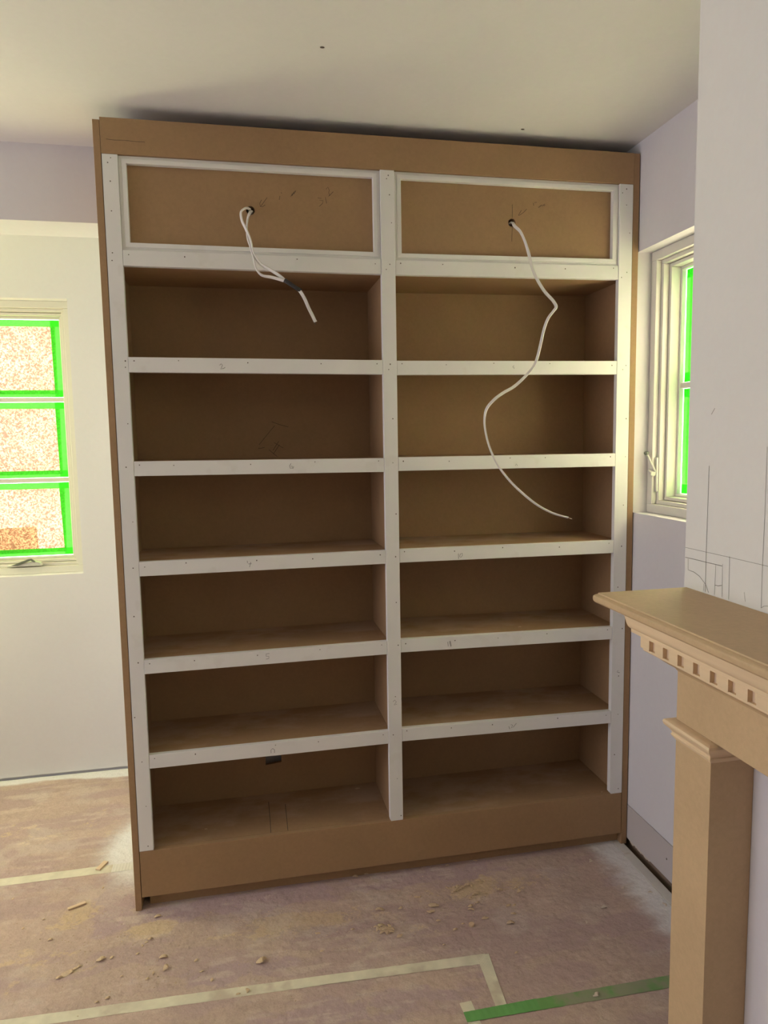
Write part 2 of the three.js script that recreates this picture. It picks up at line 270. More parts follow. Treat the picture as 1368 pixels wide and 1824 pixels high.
// paper and tape of one pane: [u0, u1, y0, y1] of the lite; the right-hand tape and the paper's edge lean
function papered(place, lite, lean, sideWord, whichPane, patch, paper = M.kraft, hue = 'brown', near = 1) {
  const [u0, u1, y0, y1] = lite, gap = 0.0018;
  const poly = (pts, w) => {                            // thin sheet with a slight ripple
    const n = 14, list = [];
    for (let i = 0; i <= n; i++) { const r = []; for (let j = 0; j <= n; j++) {
      const a = i / n, b = j / n, x = (pts[0][0] * (1 - a) + pts[1][0] * a) * (1 - b) + (pts[3][0] * (1 - a) + pts[2][0] * a) * b, y = (pts[0][1] * (1 - a) + pts[1][1] * a) * (1 - b) + (pts[3][1] * (1 - a) + pts[2][1] * a) * b;
      r.push([x, y, -w + 0.0003 * Math.sin(x * 90 + y * 70)]); } list.push(r); }
    return rows(list, false, 0.9);
  };
  const add = (name, pts, w, m, label, cat, group) => { const o = obj(name, poly(pts, w), m); tag(o, label, cat, group); place(o); return o; };
  const px1 = u1 - 0.021, px0 = u0 + 0.021, py0 = y0 + 0.015, py1 = y1 - 0.028;
  add('paper_sheet', [[px0, py0], [px1 - lean, py0], [px1 - lean * 0.2, py1], [px0, py1]], 0.1445, paper, `${hue} paper sheet taped over the ${whichPane} pane of the ${sideWord}`, 'paper');
  const G = `green tape strips on the ${sideWord}`, L = (edge) => `green tape along the ${edge} of the ${sideWord}'s ${whichPane} pane`;
  add('tape_strip', [[u0 + 0.002, y1 - 0.030], [u1 - gap, y1 - 0.030], [u1 - gap, y1 - gap], [u0 + 0.002, y1 - gap]], 0.1438, M.greenTape, L('top edge'), 'tape', G);
  add('tape_strip', [[u0 + 0.002, y0 + gap], [u1 - gap, y0 + gap], [u1 - gap, y0 + 0.033], [u0 + 0.002, y0 + 0.033]], 0.1438, M.greenTape, L('bottom edge'), 'tape', G);
  add('tape_strip', [[u1 - 0.037, y0 + gap], [u1 - gap, y0 + gap], [u1 - gap, y1 - gap], [u1 - 0.037 - lean, y1 - gap]], 0.1431, M.greenTape, L(near ? 'edge nearer the bookcase' : 'edge by the chimney breast'), 'tape', G);
  add('tape_strip', [[u0 + gap, y0 + gap], [u0 + 0.036, y0 + gap], [u0 + 0.034, y1 - gap], [u0 + gap, y1 - gap]], 0.1431, M.greenTape, L(near ? 'edge away from the bookcase' : 'edge nearer the bookcase'), 'tape', G);
  if (patch) add('paper_sheet', patch, 0.1455, M.palePaper, `extra paper scrap behind the ${whichPane} sheet of the ${sideWord}`, 'paper');
}
{
  const w1 = makeWindow('window_1', 'tall white casement window with three papered panes', WL, [1.689, 1.330]);
  w1.position.z = ZA;
  const place = (o) => { o.position.z = ZA; };
  const a = WL.u0 + 0.066, b = WL.u1 - 0.066;
  papered(place, [a, b, 1.6985, WL.y1 - 0.066], 0.004, 'tall window', 'top');
  papered(place, [a, b, 1.3395, 1.6795], 0.005, 'tall window', 'middle');
  papered(place, [a, b, WL.y0 + 0.066, 1.3205], 0.009, 'tall window', 'bottom', [[a + 0.03, WL.y0 + 0.08], [-0.535, WL.y0 + 0.08], [-0.54, 1.12], [a + 0.03, 1.115]]);
  const s = obj('crank_base', prism([[-0.645, 0.955], [-0.503, 0.955], [-0.507, 0.968], [-0.535, 0.978], [-0.565, 0.972], [-0.640, 0.962]], -0.072, -0.040, 0.003), M.metal, w1);
  obj('crank_handle', prism([[-0.625, 0.962], [-0.60, 0.960], [-0.545, 0.981], [-0.530, 0.972], [-0.526, 0.978], [-0.541, 0.990], [-0.556, 0.988]], -0.042, -0.034, 0.002), M.darkMetal, w1);
  const w2 = makeWindow('window_2', 'small white casement window in the right wall', WR, [1.655]);
  w2.rotation.y = -Math.PI / 2; w2.position.x = XR;
  const place2 = (o) => { o.rotation.y = -Math.PI / 2; o.position.x = XR; };
  // on this window the leaning edge is the far one; mirror by swapping the sides
  const c = WR.u0 + 0.066, e = WR.u1 - 0.066;
  papered(place2, [c, e, 1.6645, WR.y1 - 0.066], 0.002, 'small right window', 'upper', null, M.palePaper, 'pale', 0);
  papered(place2, [c, e, WR.y0 + 0.066, 1.6455], 0.002, 'small right window', 'lower', null, M.palePaper, 'pale', 0);
  // lock lever on the jamb
  obj('lock_plate', box(0.0215, 0.0300, 1.294, 1.412, -0.0715, -0.064, 0.0015), M.windowWhite, w2);
  obj('lock_hook', prism([[0.010, 1.366], [0.014, 1.356], [0.027, 1.350], [0.029, 1.362], [0.020, 1.366], [0.012, 1.372]], -0.064, -0.044, 0.002), M.metal, w2);
  const lever = new THREE.CatmullRomCurve3([[0.0255, 1.360, -0.066], [0.0240, 1.374, -0.058], [0.0215, 1.392, -0.049], [0.0165, 1.424, -0.035]].map((p) => new THREE.Vector3(...p)));
  obj('lock_lever', new THREE.TubeGeometry(lever, 12, 0.0042, 8), M.metal, w2);
  obj('lever_tip', new THREE.SphereGeometry(0.0085, 12, 8).scale(1, 0.85, 1.1).translate(0.0155, 1.428, -0.0335), M.darkMetal, w2);
}
// plain frames in the windows out of the picture, covered with milky protective film
const filmOf = (d, h, w, x, y, z) => { const o = new THREE.Mesh(box(x - 0.001, x + 0.001, y - h / 2, y + h / 2, z - w / 2, z + w / 2), M.film); o.name = 'protective_film'; o.castShadow = o.receiveShadow = true; return o; };
M.film = sheet(paint([0.82, 0.80, 0.84], 25), 0.05);
for (const [n, z0, z1] of [['window_3', 0.0, 1.5], ['window_4', 2.3, 3.8]])
  struct(n, merge(box(XL - 0.15, XL - 0.09, 0.7, 0.76, z0, z1), box(XL - 0.15, XL - 0.09, 2.14, 2.2, z0, z1), box(XL - 0.15, XL - 0.09, 0.7, 2.2, z0, z0 + 0.05), box(XL - 0.15, XL - 0.09, 0.7, 2.2, z1 - 0.05, z1)), M.windowWhite, `wide white window frame in the left wall, ${n === 'window_3' ? 'nearer the alcove' : 'nearer the rear corner'}`, 'window').add(filmOf(0.06, 1.5, z1 - z0, XL - 0.12, 1.45, (z0 + z1) / 2));
const w5 = struct('window_5', merge(box(XR + 0.06, XR + 0.14, 1.221, 1.28, 2.62, 3.27), box(XR + 0.06, XR + 0.14, 2.045, 2.105, 2.62, 3.27), box(XR + 0.06, XR + 0.14, 1.28, 2.045, 2.62, 2.68), box(XR + 0.06, XR + 0.14, 1.28, 2.045, 3.21, 3.27)), M.windowWhite, 'small papered window beyond the chimney breast', 'window');
obj('paper_sheet', box(XR + 0.099, XR + 0.101, 1.221, 2.105, 2.62, 3.27), M.palePaper, w5);
const w6 = struct('window_6', merge(box(XA - 0.09, XA - 0.03, 0.92, 0.96, -1.0, -0.56), box(XA - 0.09, XA - 0.03, 2.06, 2.1, -1.0, -0.56), box(XA - 0.09, XA - 0.03, 0.92, 2.1, -1.0, -0.96), box(XA - 0.09, XA - 0.03, 0.92, 2.1, -0.6, -0.56)), M.windowWhite, 'narrow papered window in the side of the alcove', 'window');
obj('paper_sheet', box(XA - 0.061, XA - 0.059, 0.92, 2.1, -1.0, -0.56), M.kraft, w6);

// ---------------------------------------------------------------- bookcase
const bc = thing('bookcase', 'built-in MDF bookcase with white primed face frame and two bays of shelves', 'bookcase');
const B = (name, geo, m = M.mdf) => obj(name, geo, m, bc);
const L1 = 0.0198, S0 = 0.0643, M0 = 0.8351, M1 = 0.8804, S1 = 1.647, R1 = 1.6962, R0 = 1.7185, HB = 2.32, BT = 0.198, BBOT = 0.043, ZI = -0.285;
B('side_panel', box(0, L1 - 0.0008, 0, 2.413, ZB + 0.004, 0, 0.0008));
B('side_panel', box(R1 + 0.001, R0, 0, 2.42, ZB + 0.004, -0.001, 0.0008));
const header = B('header_board', prism(rect(L1 + 0.0002, R1, HB + 0.0008, 2.42), -0.019, 0.0012));
const base = B('base_board', prism(rect(L1 + 0.0012, R1 - 0.001, BBOT, BT - 0.0005), -0.019, -0.0005));
B('toe_kick', box(0.041, R1 + 0.0005, 0, BBOT + 0.03, -0.046, -0.0285, 0.0005));
const back = (() => {                                  // back panel with the cut-out for an outlet
  const s = new THREE.Shape(rect(0.021, R1, BBOT, 2.39).map(([x, y]) => new THREE.Vector2(x, y)));
  s.holes.push(new THREE.Path([[0.431, 0.309], [0.431, 0.40], [0.4885, 0.40], [0.4885, 0.3155]].map(([x, y]) => new THREE.Vector2(x, y))));
  const g = new THREE.ExtrudeGeometry(s, { depth: 0.012, bevelEnabled: false }); g.translate(0, 0, ZI - 0.012);
  return B('back_panel', uvBox(g));
})();
B('side', box(L1 + 0.001, 0.039, BBOT, 2.39, ZI, -0.0195));
B('side', box(1.672, R1, BBOT, 2.39, ZI, -0.0195));
B('divider', box(0.841, 0.8745, BBOT, 2.39, ZI, -0.0195));
B('top', box(L1 + 0.001, R1, 2.372, 2.39, ZI, -0.0195));
const bays = [[0.039, 0.841, S0, M0], [0.8745, 1.672, M1, S1]];
const bottoms = bays.map(([a, b]) => B('bottom_shelf', box(a, b, BT - 0.02, BT - 0.0006, ZI, -0.0195), M.mdfDusty));
// stiles (corners nipped off at the foot as in the photo), rails, shelves
const sEnd = BT + 0.0006, sz = -0.0188;
const stiles = [
  B('stile', prism([[L1 + 0.0012, sEnd], [S0 - 0.0003, sEnd], [S0 - 0.0003, HB], [L1 + 0.0012, HB]], sz, 0.0004), M.primed),
  B('stile', prism([[M0 + 0.004, sEnd], [M1 - 0.002, sEnd], [M1 - 0.0003, sEnd + 0.002], [M1 - 0.0003, HB], [M0 + 0.0003, HB], [M0 + 0.0003, sEnd + 0.006]], sz, 0.0018), M.primed),
  B('stile', prism([[S1 + 0.006, sEnd], [R1 - 0.001, sEnd], [R1 - 0.001, HB], [S1 + 0.0003, HB], [S1 + 0.0003, sEnd + 0.007]], sz, 0.0008), M.primed)];
const railY = [[[2.0541, 2.0518], [2.051, 2.0572]], [[1.7454, 1.7405], [1.739, 1.7422]], [[1.4362, 1.43], [1.4318, 1.4290]], [[1.1290, 1.1295], [1.1305, 1.1262]], [[0.8210, 0.8256], [0.8280, 0.8180]], [[0.5135, 0.5167], [0.5205, 0.5100]]];
const rails = [];
railY.forEach((pair, r) => pair.forEach(([ya, yb], b) => {
  const [ia, ib, xa, xb] = bays[b], h = r ? 0.0445 : 0.0455, zf = [0.0004, 0.0012, -0.0004][(r + 2 * b) % 3];
  rails.push(B('rail', prism([[xa + 0.0005, ya - h], [xb - 0.0005, yb - h], [xb - 0.0005, yb], [xa + 0.0005, ya]], sz, zf, 0.0009), M.primed));
  const t = 0.019, drop = r ? 0.0012 : h - t - 0.001;
  const yl = ya - drop, yr = yb - drop;
  B('shelf', prism([[ia, yl - t], [ib, yr - t], [ib, yr], [ia, yl]], ZI, -0.0195, 0), r >= 3 ? M.mdfDusty : M.mdf);
}));
// recessed top panels with mitred moulding
const panels = [];
[[S0, M0, [0.4372, 2.1874]], [M1, S1, [1.276, 2.1861]]].forEach(([x0, x1, hole], b) => {
  const y0 = (railY[0][b][0] + railY[0][b][1]) / 2, y1 = HB;
  panels.push(B('top_panel', prism(rect(x0 - 0.02, x1 + 0.02, y0 - 0.02, y1 + 0.02), -0.040, -0.0205, 0, [[...hole, 0.0130]])));
  const prof = [[0, -0.020], [0, -0.0075], [0.0075, -0.0070], [0.0088, -0.0042], [0.0205, -0.0032], [0.0216, -0.0044], [0.0216, -0.020]];
  const yA = railY[0][b][0], yB = railY[0][b][1], C = [[x0, yA], [x1, yB], [x1, y1], [x0, y1]].map((p) => new THREE.Vector2(...p));
  for (let k = 0; k < 4; k++) {
    const p = C[k], q = C[(k + 1) % 4], u = q.clone().sub(p).normalize(), n = new THREE.Vector2(-u.y, u.x), g = 0.0003;
    const at = (c, d, s) => c.clone().addScaledVector(u, s * (d + g)).addScaledVector(n, d + 0.0003);
    const list = prof.map(([d, z]) => { const a = at(p, d, 1), e = at(q, d, -1); return [[a.x, a.y, z], [e.x, e.y, z]]; });
    const capA = prof.map(([d, z]) => { const a = at(p, d, 1); return new THREE.Vector3(a.x, a.y, z); }), capB = prof.map(([d, z]) => { const a = at(q, d, -1); return new THREE.Vector3(a.x, a.y, z); });
    const cap = (c, flip) => { const pos = []; for (let i = 1; i + 1 < c.length; i++) { const t = flip ? [c[0], c[i + 1], c[i]] : [c[0], c[i], c[i + 1]]; t.forEach((v) => pos.push(v.x, v.y, v.z)); } const gg = new THREE.BufferGeometry(); gg.setAttribute('position', new THREE.Float32BufferAttribute(pos, 3)); gg.computeVertexNormals(); return uvBox(gg); };
    B('panel_moulding', merge(rows(list, false, 0.3), cap(capA, false), cap(capB, true)), M.primed);
  }
});
// pencil strokes: photo polylines laid on the surface they are drawn on
function pencil(parent, axis, val, lines, width = 0.0016, m = M.pencil, name = 'pencil_mark') {
  for (const line of lines) {
    const pts = line.map(([x, y]) => hit(x, y, axis, val)), list = [[], []];
    pts.forEach((p, i) => {
      const t = pts[Math.min(i + 1, pts.length - 1)].clone().sub(pts[Math.max(i - 1, 0)]).normalize();
      const nrm = new THREE.Vector3(axis === 'x' ? -1 : 0, axis === 'y' ? 1 : 0, axis === 'z' ? 1 : 0), s = nrm.cross(t).normalize();
      for (const k of [0, 1]) { const q = p.clone().addScaledVector(s, (k - 0.5) * width); list[k].push([q.x, q.y, q.z]); }
    });
    obj(name, rows(list, false, 0), m, parent).castShadow = false;
  }
}
const P2 = (ox, oy, s) => (line) => line.map(([x, y]) => [ox + x / s, oy + y / s]);
pencil(header, 'z', 0.0015, [[[189, 247.5], [205, 249.5], [222, 250], [240, 252], [258, 253]]], 0.0012, M.pencilDark);
{
  const f = P2(220, 620, 2.85);
  pencil(rails[2], 'z', 0.0017, [[[488, 88], [495, 80], [502, 86], [498, 98], [492, 106], [508, 104], [516, 98]]].map(f), 0.0013);
  pencil(rails[4], 'z', 0.0017, [[[850, 586], [843, 598], [846, 610], [856, 610], [857, 600], [848, 600]], [[864, 600], [862, 610], [857, 610]]].map(f), 0.0014);
  pencil(rails[6], 'z', 0.0017, [[[628, 1080], [630, 1092]], [[634, 1096], [650, 1094]], [[646, 1086], [640, 1112]]].map(f), 0.0013);
  const q = P2(240, 1280, 2.63);
  pencil(rails[10], 'z', 0.0017, [[[639, 162], [638, 148], [646, 140], [655, 146], [655, 160]]].map(q), 0.0013);
  pencil(rails[8], 'z', 0.0017, [[[480, 1164], [474, 1165], [474, 1169], [479, 1169], [479, 1173], [474, 1174]]], 0.0012);
  const r = P2(690, 620, 3.18);
  pencil(rails[3], 'z', 0.0017, [[[718, 100], [711, 104], [712, 112], [718, 108], [717, 118]]].map(r), 0.0012);
  pencil(rails[5], 'z', 0.0017, [[[725, 666], [730, 656], [737, 666]]].map(r), 0.0012);
  pencil(rails[7], 'z', 0.0017, [[[402, 1164], [404, 1194]], [[414, 1166], [409, 1180], [416, 1186], [424, 1176], [424, 1162], [414, 1166]]].map(r), 0.0014);
  const t = P2(700, 1120, 3.257);
  pencil(rails[9], 'z', 0.0017, [[[318, 76], [320, 102]], [[328, 72], [336, 104]], [[332, 70], [338, 100]]].map(t), 0.0013);
  pencil(rails[11], 'z', 0.0017, [[[672, 566], [678, 582]], [[684, 556], [694, 558], [686, 576], [700, 568], [716, 548]]].map(t), 0.0013);
  pencil(stiles[1], 'z', 0.0023, [[[700, 1250], [703, 1247], [706, 1250], [702, 1256], [707, 1254]]], 0.0012);
  pencil(stiles[2], 'z', 0.0012, [[[1101, 1194], [1099, 1197], [1104, 1198]]], 0.0014);
  const u = P2(400, 320, 5.7), zp = -0.0200;
  pencil(panels[0], 'z', zp, [[[376, 205], [357, 240], [362, 272], [385, 275], [412, 256]], [[365, 275], [432, 182]], [[562, 165], [557, 205]], [[574, 128], [580, 142]], [[672, 172], [690, 140], [684, 165], [706, 122], [700, 150], [724, 112], [708, 116], [720, 128]], [[946, 186], [984, 190], [964, 208], [1000, 214], [996, 240], [962, 272]], [[1024, 178], [1036, 242]], [[1030, 98], [1048, 74], [1064, 108], [1058, 132], [1068, 165]], [[1056, 170], [1104, 122]]].map(u), 0.0013, M.pencilDark);
  const v = P2(840, 340, 6.22);
  pencil(panels[1], 'z', zp, [[[450, 150], [451, 220], [450, 300]], [[450, 402], [446, 560]], [[612, 200], [575, 240], [530, 270], [518, 272], [552, 214]], [[684, 132], [689, 165]], [[700, 124], [706, 136]], [[713, 121], [718, 133]], [[740, 186], [762, 168], [780, 155], [784, 172], [798, 152], [802, 166], [813, 160], [806, 146], [800, 158]]].map(v), 0.0014, M.pencilDark);
  const w = P2(440, 740, 4.886);
  pencil(back, 'z', ZI + 0.0004, [[[215, 55], [290, 82], [360, 100]], [[240, 90], [165, 180], [105, 255]], [[98, 285], [120, 286], [152, 279]], [[276, 225], [225, 305]], [[282, 255], [230, 335]], [[236, 236], [316, 285]], [[190, 298], [265, 360]]].map(w), 0.0014, M.pencilDark);
  pencil(bottoms[0], 'y', BT - 0.0003, [[[627, 390], [634, 470], [638, 535]], [[705, 400], [718, 525]]].map(q), 0.002, M.pencilDark);
  const c = P2(1200, 680, 4.143);
  pencil(cb, 'x', XC - 0.0004, [[[304, 195], [290, 220], [278, 241]], [[262, 620], [252, 900], [240, 1250], [233, 1550]], [[85, 1295], [160, 1312], [240, 1332], [358, 1360]], [[107, 1306], [107, 1388], [150, 1405], [190, 1435], [235, 1495], [257, 1556]], [[303, 1500], [326, 1506], [354, 1503]]].map(c), 0.0013);
  pencil(cb, 'x', XC - 0.0004, [[[85, 1222], [240, 1257], [410, 1295], [696, 1362]], [[690, 480], [672, 1000], [655, 1350], [645, 1670]], [[310, 1352], [305, 1480], [300, 1572]], [[360, 1345], [356, 1587]], [[413, 1290], [405, 1607]], [[520, 1552], [528, 1622]], [[645, 1670], [665, 1656], [700, 1655]], [[223, 1490], [222, 1542]]].map(c), 0.0008);
}
// filled nail holes on the face frame
{
  const discs = (parent, pts, z) => { const o = obj('nail_holes', merge(pts.map(([x, y]) => new THREE.CircleGeometry(rr(0.0013, 0.0021), 8).scale(1, rr(0.9, 1.4), 1).translate(x, y, z))), M.nail, parent); o.userData.kind = 'stuff'; o.castShadow = false; };
  rails.forEach((r, i) => { const b = i % 2, k = Math.floor(i / 2), [, , xa, xb] = bays[b], [ya, yb] = railY[k][b], pts = [];
    for (const f of [0.022, 0.2 + rr(-0.05, 0.05), 0.47 + rr(-0.06, 0.06), 0.7 + rr(-0.05, 0.05), 0.975]) pts.push([xa + (xb - xa) * f, ya + (yb - ya) * f - rr(0.008, 0.016)]);
    discs(r, pts, 0.0014); });
  stiles.forEach((s, i) => { const x0 = [L1, M0, S1][i], pts = [];
    for (const y of [2.305, 2.29, 2.25, 2.16, 2.04, 2.022, 1.73, 1.715, 1.55, 1.42, 1.25, 1.11, 0.96, 0.81, 0.64, 0.5, 0.35, 0.215]) pts.push([x0 + rr(0.008, 0.038), y + rr(-0.006, 0.006)]);
    discs(s, pts, [0.0006, 0.0020, 0.0010][i]); });
}

// ---------------------------------------------------------------- cables
function flatCable(pts, w, t) {                        // [px, py, z, turn] -> flat cable; turn 0 shows its broad side to the room
  const c = new THREE.CatmullRomCurve3(pts.map(([x, y, z]) => (Math.abs(x) < 10 ? new THREE.Vector3(x, y, z) : hit(x, y, 'z', z))), false, 'centripetal'), n = pts.length * 10, list = [], SEG = 10;
  const turn = new THREE.SplineCurve(pts.map((p, i) => new THREE.Vector2(i, p[3] ?? 0)));
  let prev = new THREE.Vector3(1, 0, 0);
  for (let i = 0; i <= n; i++) {
    const s = i / n, p = c.getPoint(s), T = c.getTangent(s), a = turn.getPoint(s).y * Math.PI / 180;
    const side = new THREE.Vector3(0, 0, 1).cross(T); if (side.lengthSq() < 0.12) side.copy(prev).addScaledVector(T, -prev.dot(T)); if (side.dot(prev) < 0) side.negate(); side.normalize(); prev = side;
    const nn = T.clone().cross(side).normalize(), A = side.clone().multiplyScalar(Math.cos(a)).addScaledVector(nn, Math.sin(a)), N = T.clone().cross(A).normalize();
    list.push(Array.from({ length: SEG }, (_, k) => { const f = k / SEG * Math.PI * 2, cs = Math.cos(f), sn = Math.sin(f), q = p.clone().addScaledVector(A, w / 2 * Math.sign(cs) * Math.pow(Math.abs(cs), 0.7)).addScaledVector(N, t / 2 * Math.sign(sn) * Math.pow(Math.abs(sn), 0.7)); return [q.x, q.y, q.z]; }));
  }
  const mid = (r) => { const m = [0, 1, 2].map((k) => r.reduce((x, v) => x + v[k], 0) / r.length); return r.map(() => m); };
  return rows([mid(list[0]), ...list, mid(list[n])], true, 0.8);
}
{
  const t = thing('cable', 'pair of white cables joined by black tape hanging from the hole in the top panel', 'cable');
  obj('cable_strand', flatCable([[0.4342, 2.1909, -0.055, 0], [0.4342, 2.1909, -0.036, 0], [0.4335, 2.1909, -0.018, 0], [436, 371.5, 0.012, 40], [429, 379, 0.035, 60], [431, 393, 0.040, 60], [438, 408, 0.044, 55], [446, 428, 0.047, 60], [451, 450, 0.050, 60], [463, 469, 0.056, 50], [478, 478.5, 0.064, 40], [496, 490, 0.075, 25], [509, 501, 0.085, 15]], 0.0098, 0.0048), M.cable, t);
  obj('cable_strand', flatCable([[0.4402, 2.1844, -0.055, 0], [0.4402, 2.1844, -0.036, 0], [0.4397, 2.1843, -0.018, 0], [442.5, 385, 0.006, 50], [439.5, 405, 0.034, 80], [441, 425, 0.042, 80], [447, 443, 0.045, 80], [452, 462, 0.052, 80], [457, 480, 0.060, 80], [466, 490, 0.066, 70], [485, 494, 0.074, 45], [508, 500.5, 0.086, 30]], 0.0098, 0.0048), M.cable, t);
  obj('cable_end', flatCable([[531, 515, 0.098, 30], [536, 521, 0.102, 20], [543, 533, 0.106, 10], [550, 549, 0.110, 0], [557, 563, 0.112, 0], [562, 573.5, 0.114, 0]], 0.0098, 0.005), M.cable, t);
  const core = hit(561.2, 575.5, 'z', 0.114); obj('wire_core', new THREE.CylinderGeometry(0.0012, 0.0012, 0.010, 8).rotateZ(0.4).translate(core.x, core.y, core.z), M.nail, t);
  const wrap = obj('tape_wrap', flatCable([[507, 499.5, 0.084, 20], [514, 504, 0.088, 10], [522, 509.5, 0.092, 0], [529, 514, 0.096, 0], [536, 518, 0.099, 0]], 0.0125, 0.0105), M.blackTape, t);
  wrap.userData.label = 'black electrical tape';
  const u = thing('cable', 'single long white cable curling down from the hole in the top panel', 'cable');
  obj('sheath', flatCable([[1.2750, 2.1868, -0.055, 0], [1.2750, 2.1868, -0.036, 0], [1.2760, 2.1862, -0.018, 0], [917, 403, 0.010, 40], [927, 413, 0.040, 65], [935, 430, 0.052, 70], [941, 449, 0.060, 40], [947, 472, 0.068, 20], [955, 494, 0.078, 20], [970, 519, 0.090, 15], [986, 537, 0.10, 20], [990.5, 547, 0.104, 40], [986, 554, 0.104, 60], [977, 566, 0.100, 55], [970, 583, 0.096, 50], [964, 608, 0.092, 50], [957, 637, 0.090, 50], [951, 652, 0.092, 45], [936, 670, 0.098, 35], [915, 689, 0.108, 25], [896, 700, 0.118, 25], [879, 713, 0.128, 35], [866.5, 729, 0.136, 60], [863, 750, 0.142, 80], [866, 775, 0.148, 85], [874, 802, 0.154, 85], [888, 830, 0.160, 80], [905, 853, 0.166, 75], [930, 878, 0.174, 70], [958, 900, 0.182, 70], [987, 915, 0.188, 70], [1012, 922, 0.194, 70]], 0.0100, 0.0048), M.cable, u);
  const e = hit(1016, 923.5, 'z', 0.195); obj('wire_core', new THREE.CylinderGeometry(0.001, 0.0012, 0.011, 8).rotateZ(1.25).translate(e.x, e.y, e.z), M.paleChip, u);
}

// ---------------------------------------------------------------- fireplace mantel
{
  const mt = thing('fireplace_mantel', 'unpainted MDF fireplace mantel with dentil moulding on the chimney breast', 'mantel');
  const XN = 1.1486, Z0 = 0.80, Z1 = 2.36, LX = 1.2787, OV = LX - XN;
  const sweep = (prof, xn, z0, z1) => rows(prof.map(([t, y]) => [[XC - 0.0005, y, z0 + t], [xn + t, y, z0 + t], [xn + t, y, z1 - t], [XC - 0.0005, y, z1 - t]]), false, 0.45);
  const D = XC - XN - 0.0005, part = (n, g, m = M.pine) => obj(n, g, m, mt);
  part('shelf', sweep([[D, 1.1412], [0.0085, 1.1412], [0.0080, 1.1382], [0.0060, 1.1376], [0.0028, 1.1360], [0.0008, 1.1335], [0, 1.130], [0, 1.1265], [0.0010, 1.1225], [0.0040, 1.1190], [D, 1.1180]], XN, Z0, Z1), M.mantelMdf);
  part('crown_moulding', sweep([[0.030, 1.1182], [0.030, 1.108], [0.042, 1.1035], [0.0495, 1.0965], [0.0515, 1.088], [0.0530, 1.081], [0.0555, 1.074], [0.0585, 1.0705], [0.0605, 1.0695], [0.0605, 1.0620], [OV + 0.001, 1.0620]], XN, Z0, Z1));
  part('dentil_fillet', sweep([[0.0690, 1.0622], [0.0690, 1.0605], [0.0705, 1.0590], [0.0712, 1.0560], [0.0745, 1.0545], [OV + 0.001, 1.0545]], XN, Z0, Z1));
  part('dentil_backing', sweep([[0.0845, 1.0546], [0.0845, 1.0310], [0.0790, 1.0300], [0.0790, 1.0255], [0.0815, 1.0230], [OV + 0.001, 1.0225]], XN, Z0, Z1));
  part('bed_moulding', sweep([[0.094, 1.0227], [0.095, 1.0200], [0.099, 1.0150], [0.107, 1.0080], [0.117, 1.0010], [0.126, 0.9960], [OV, 0.9900]], XN, Z0, Z1), M.mantelMdf);
  const dent = box(XN + 0.075, XN + 0.0895, 1.0303, 1.0547, 0, 0.0293, 0.0006), z0 = 0.9297;
  part('dentil', box(XN + 0.075, XN + 0.0895, 1.0303, 1.0547, Z0 + 0.075, 0.9085, 0.0006));
  for (let k = 0; k < 27; k++) { const d = part('dentil', dent); d.position.z = z0 + k * 0.0505; }
  const dentSide = box(0, 0.0293, 1.0303, 1.0547, Z0 + 0.075, Z0 + 0.0895, 0.0006);
  for (let k = 0; k < 2; k++) { const d = part('dentil', dentSide); d.position.x = XN + 0.129 + k * 0.0505; }
  part('frieze', box(LX, XC - 0.0005, 0.884, 1.0225, Z0 + OV, Z1 - OV, 0.0008), M.mantelMdf);
  for (const [a, b] of [[Z0 + OV, Z0 + OV + 0.117], [Z1 - OV - 0.117, Z1 - OV]]) {
    part('leg', box(LX, XC - 0.0005, 0.0, 0.8835, a, b, 0.0008), M.mantelMdf);
    part('capital', sweep([[0, 0.8825], [-0.0110, 0.8822], [-0.0185, 0.8790], [-0.0202, 0.8745], [-0.0185, 0.8690], [-0.0150, 0.8648], [-0.0095, 0.8600], [-0.0062, 0.8545], [-0.0060, 0.8520], [-0.0078, 0.8500], [-0.0075, 0.8475], [-0.0050, 0.8440], [0, 0.8380]], LX, a, b));
  }
}

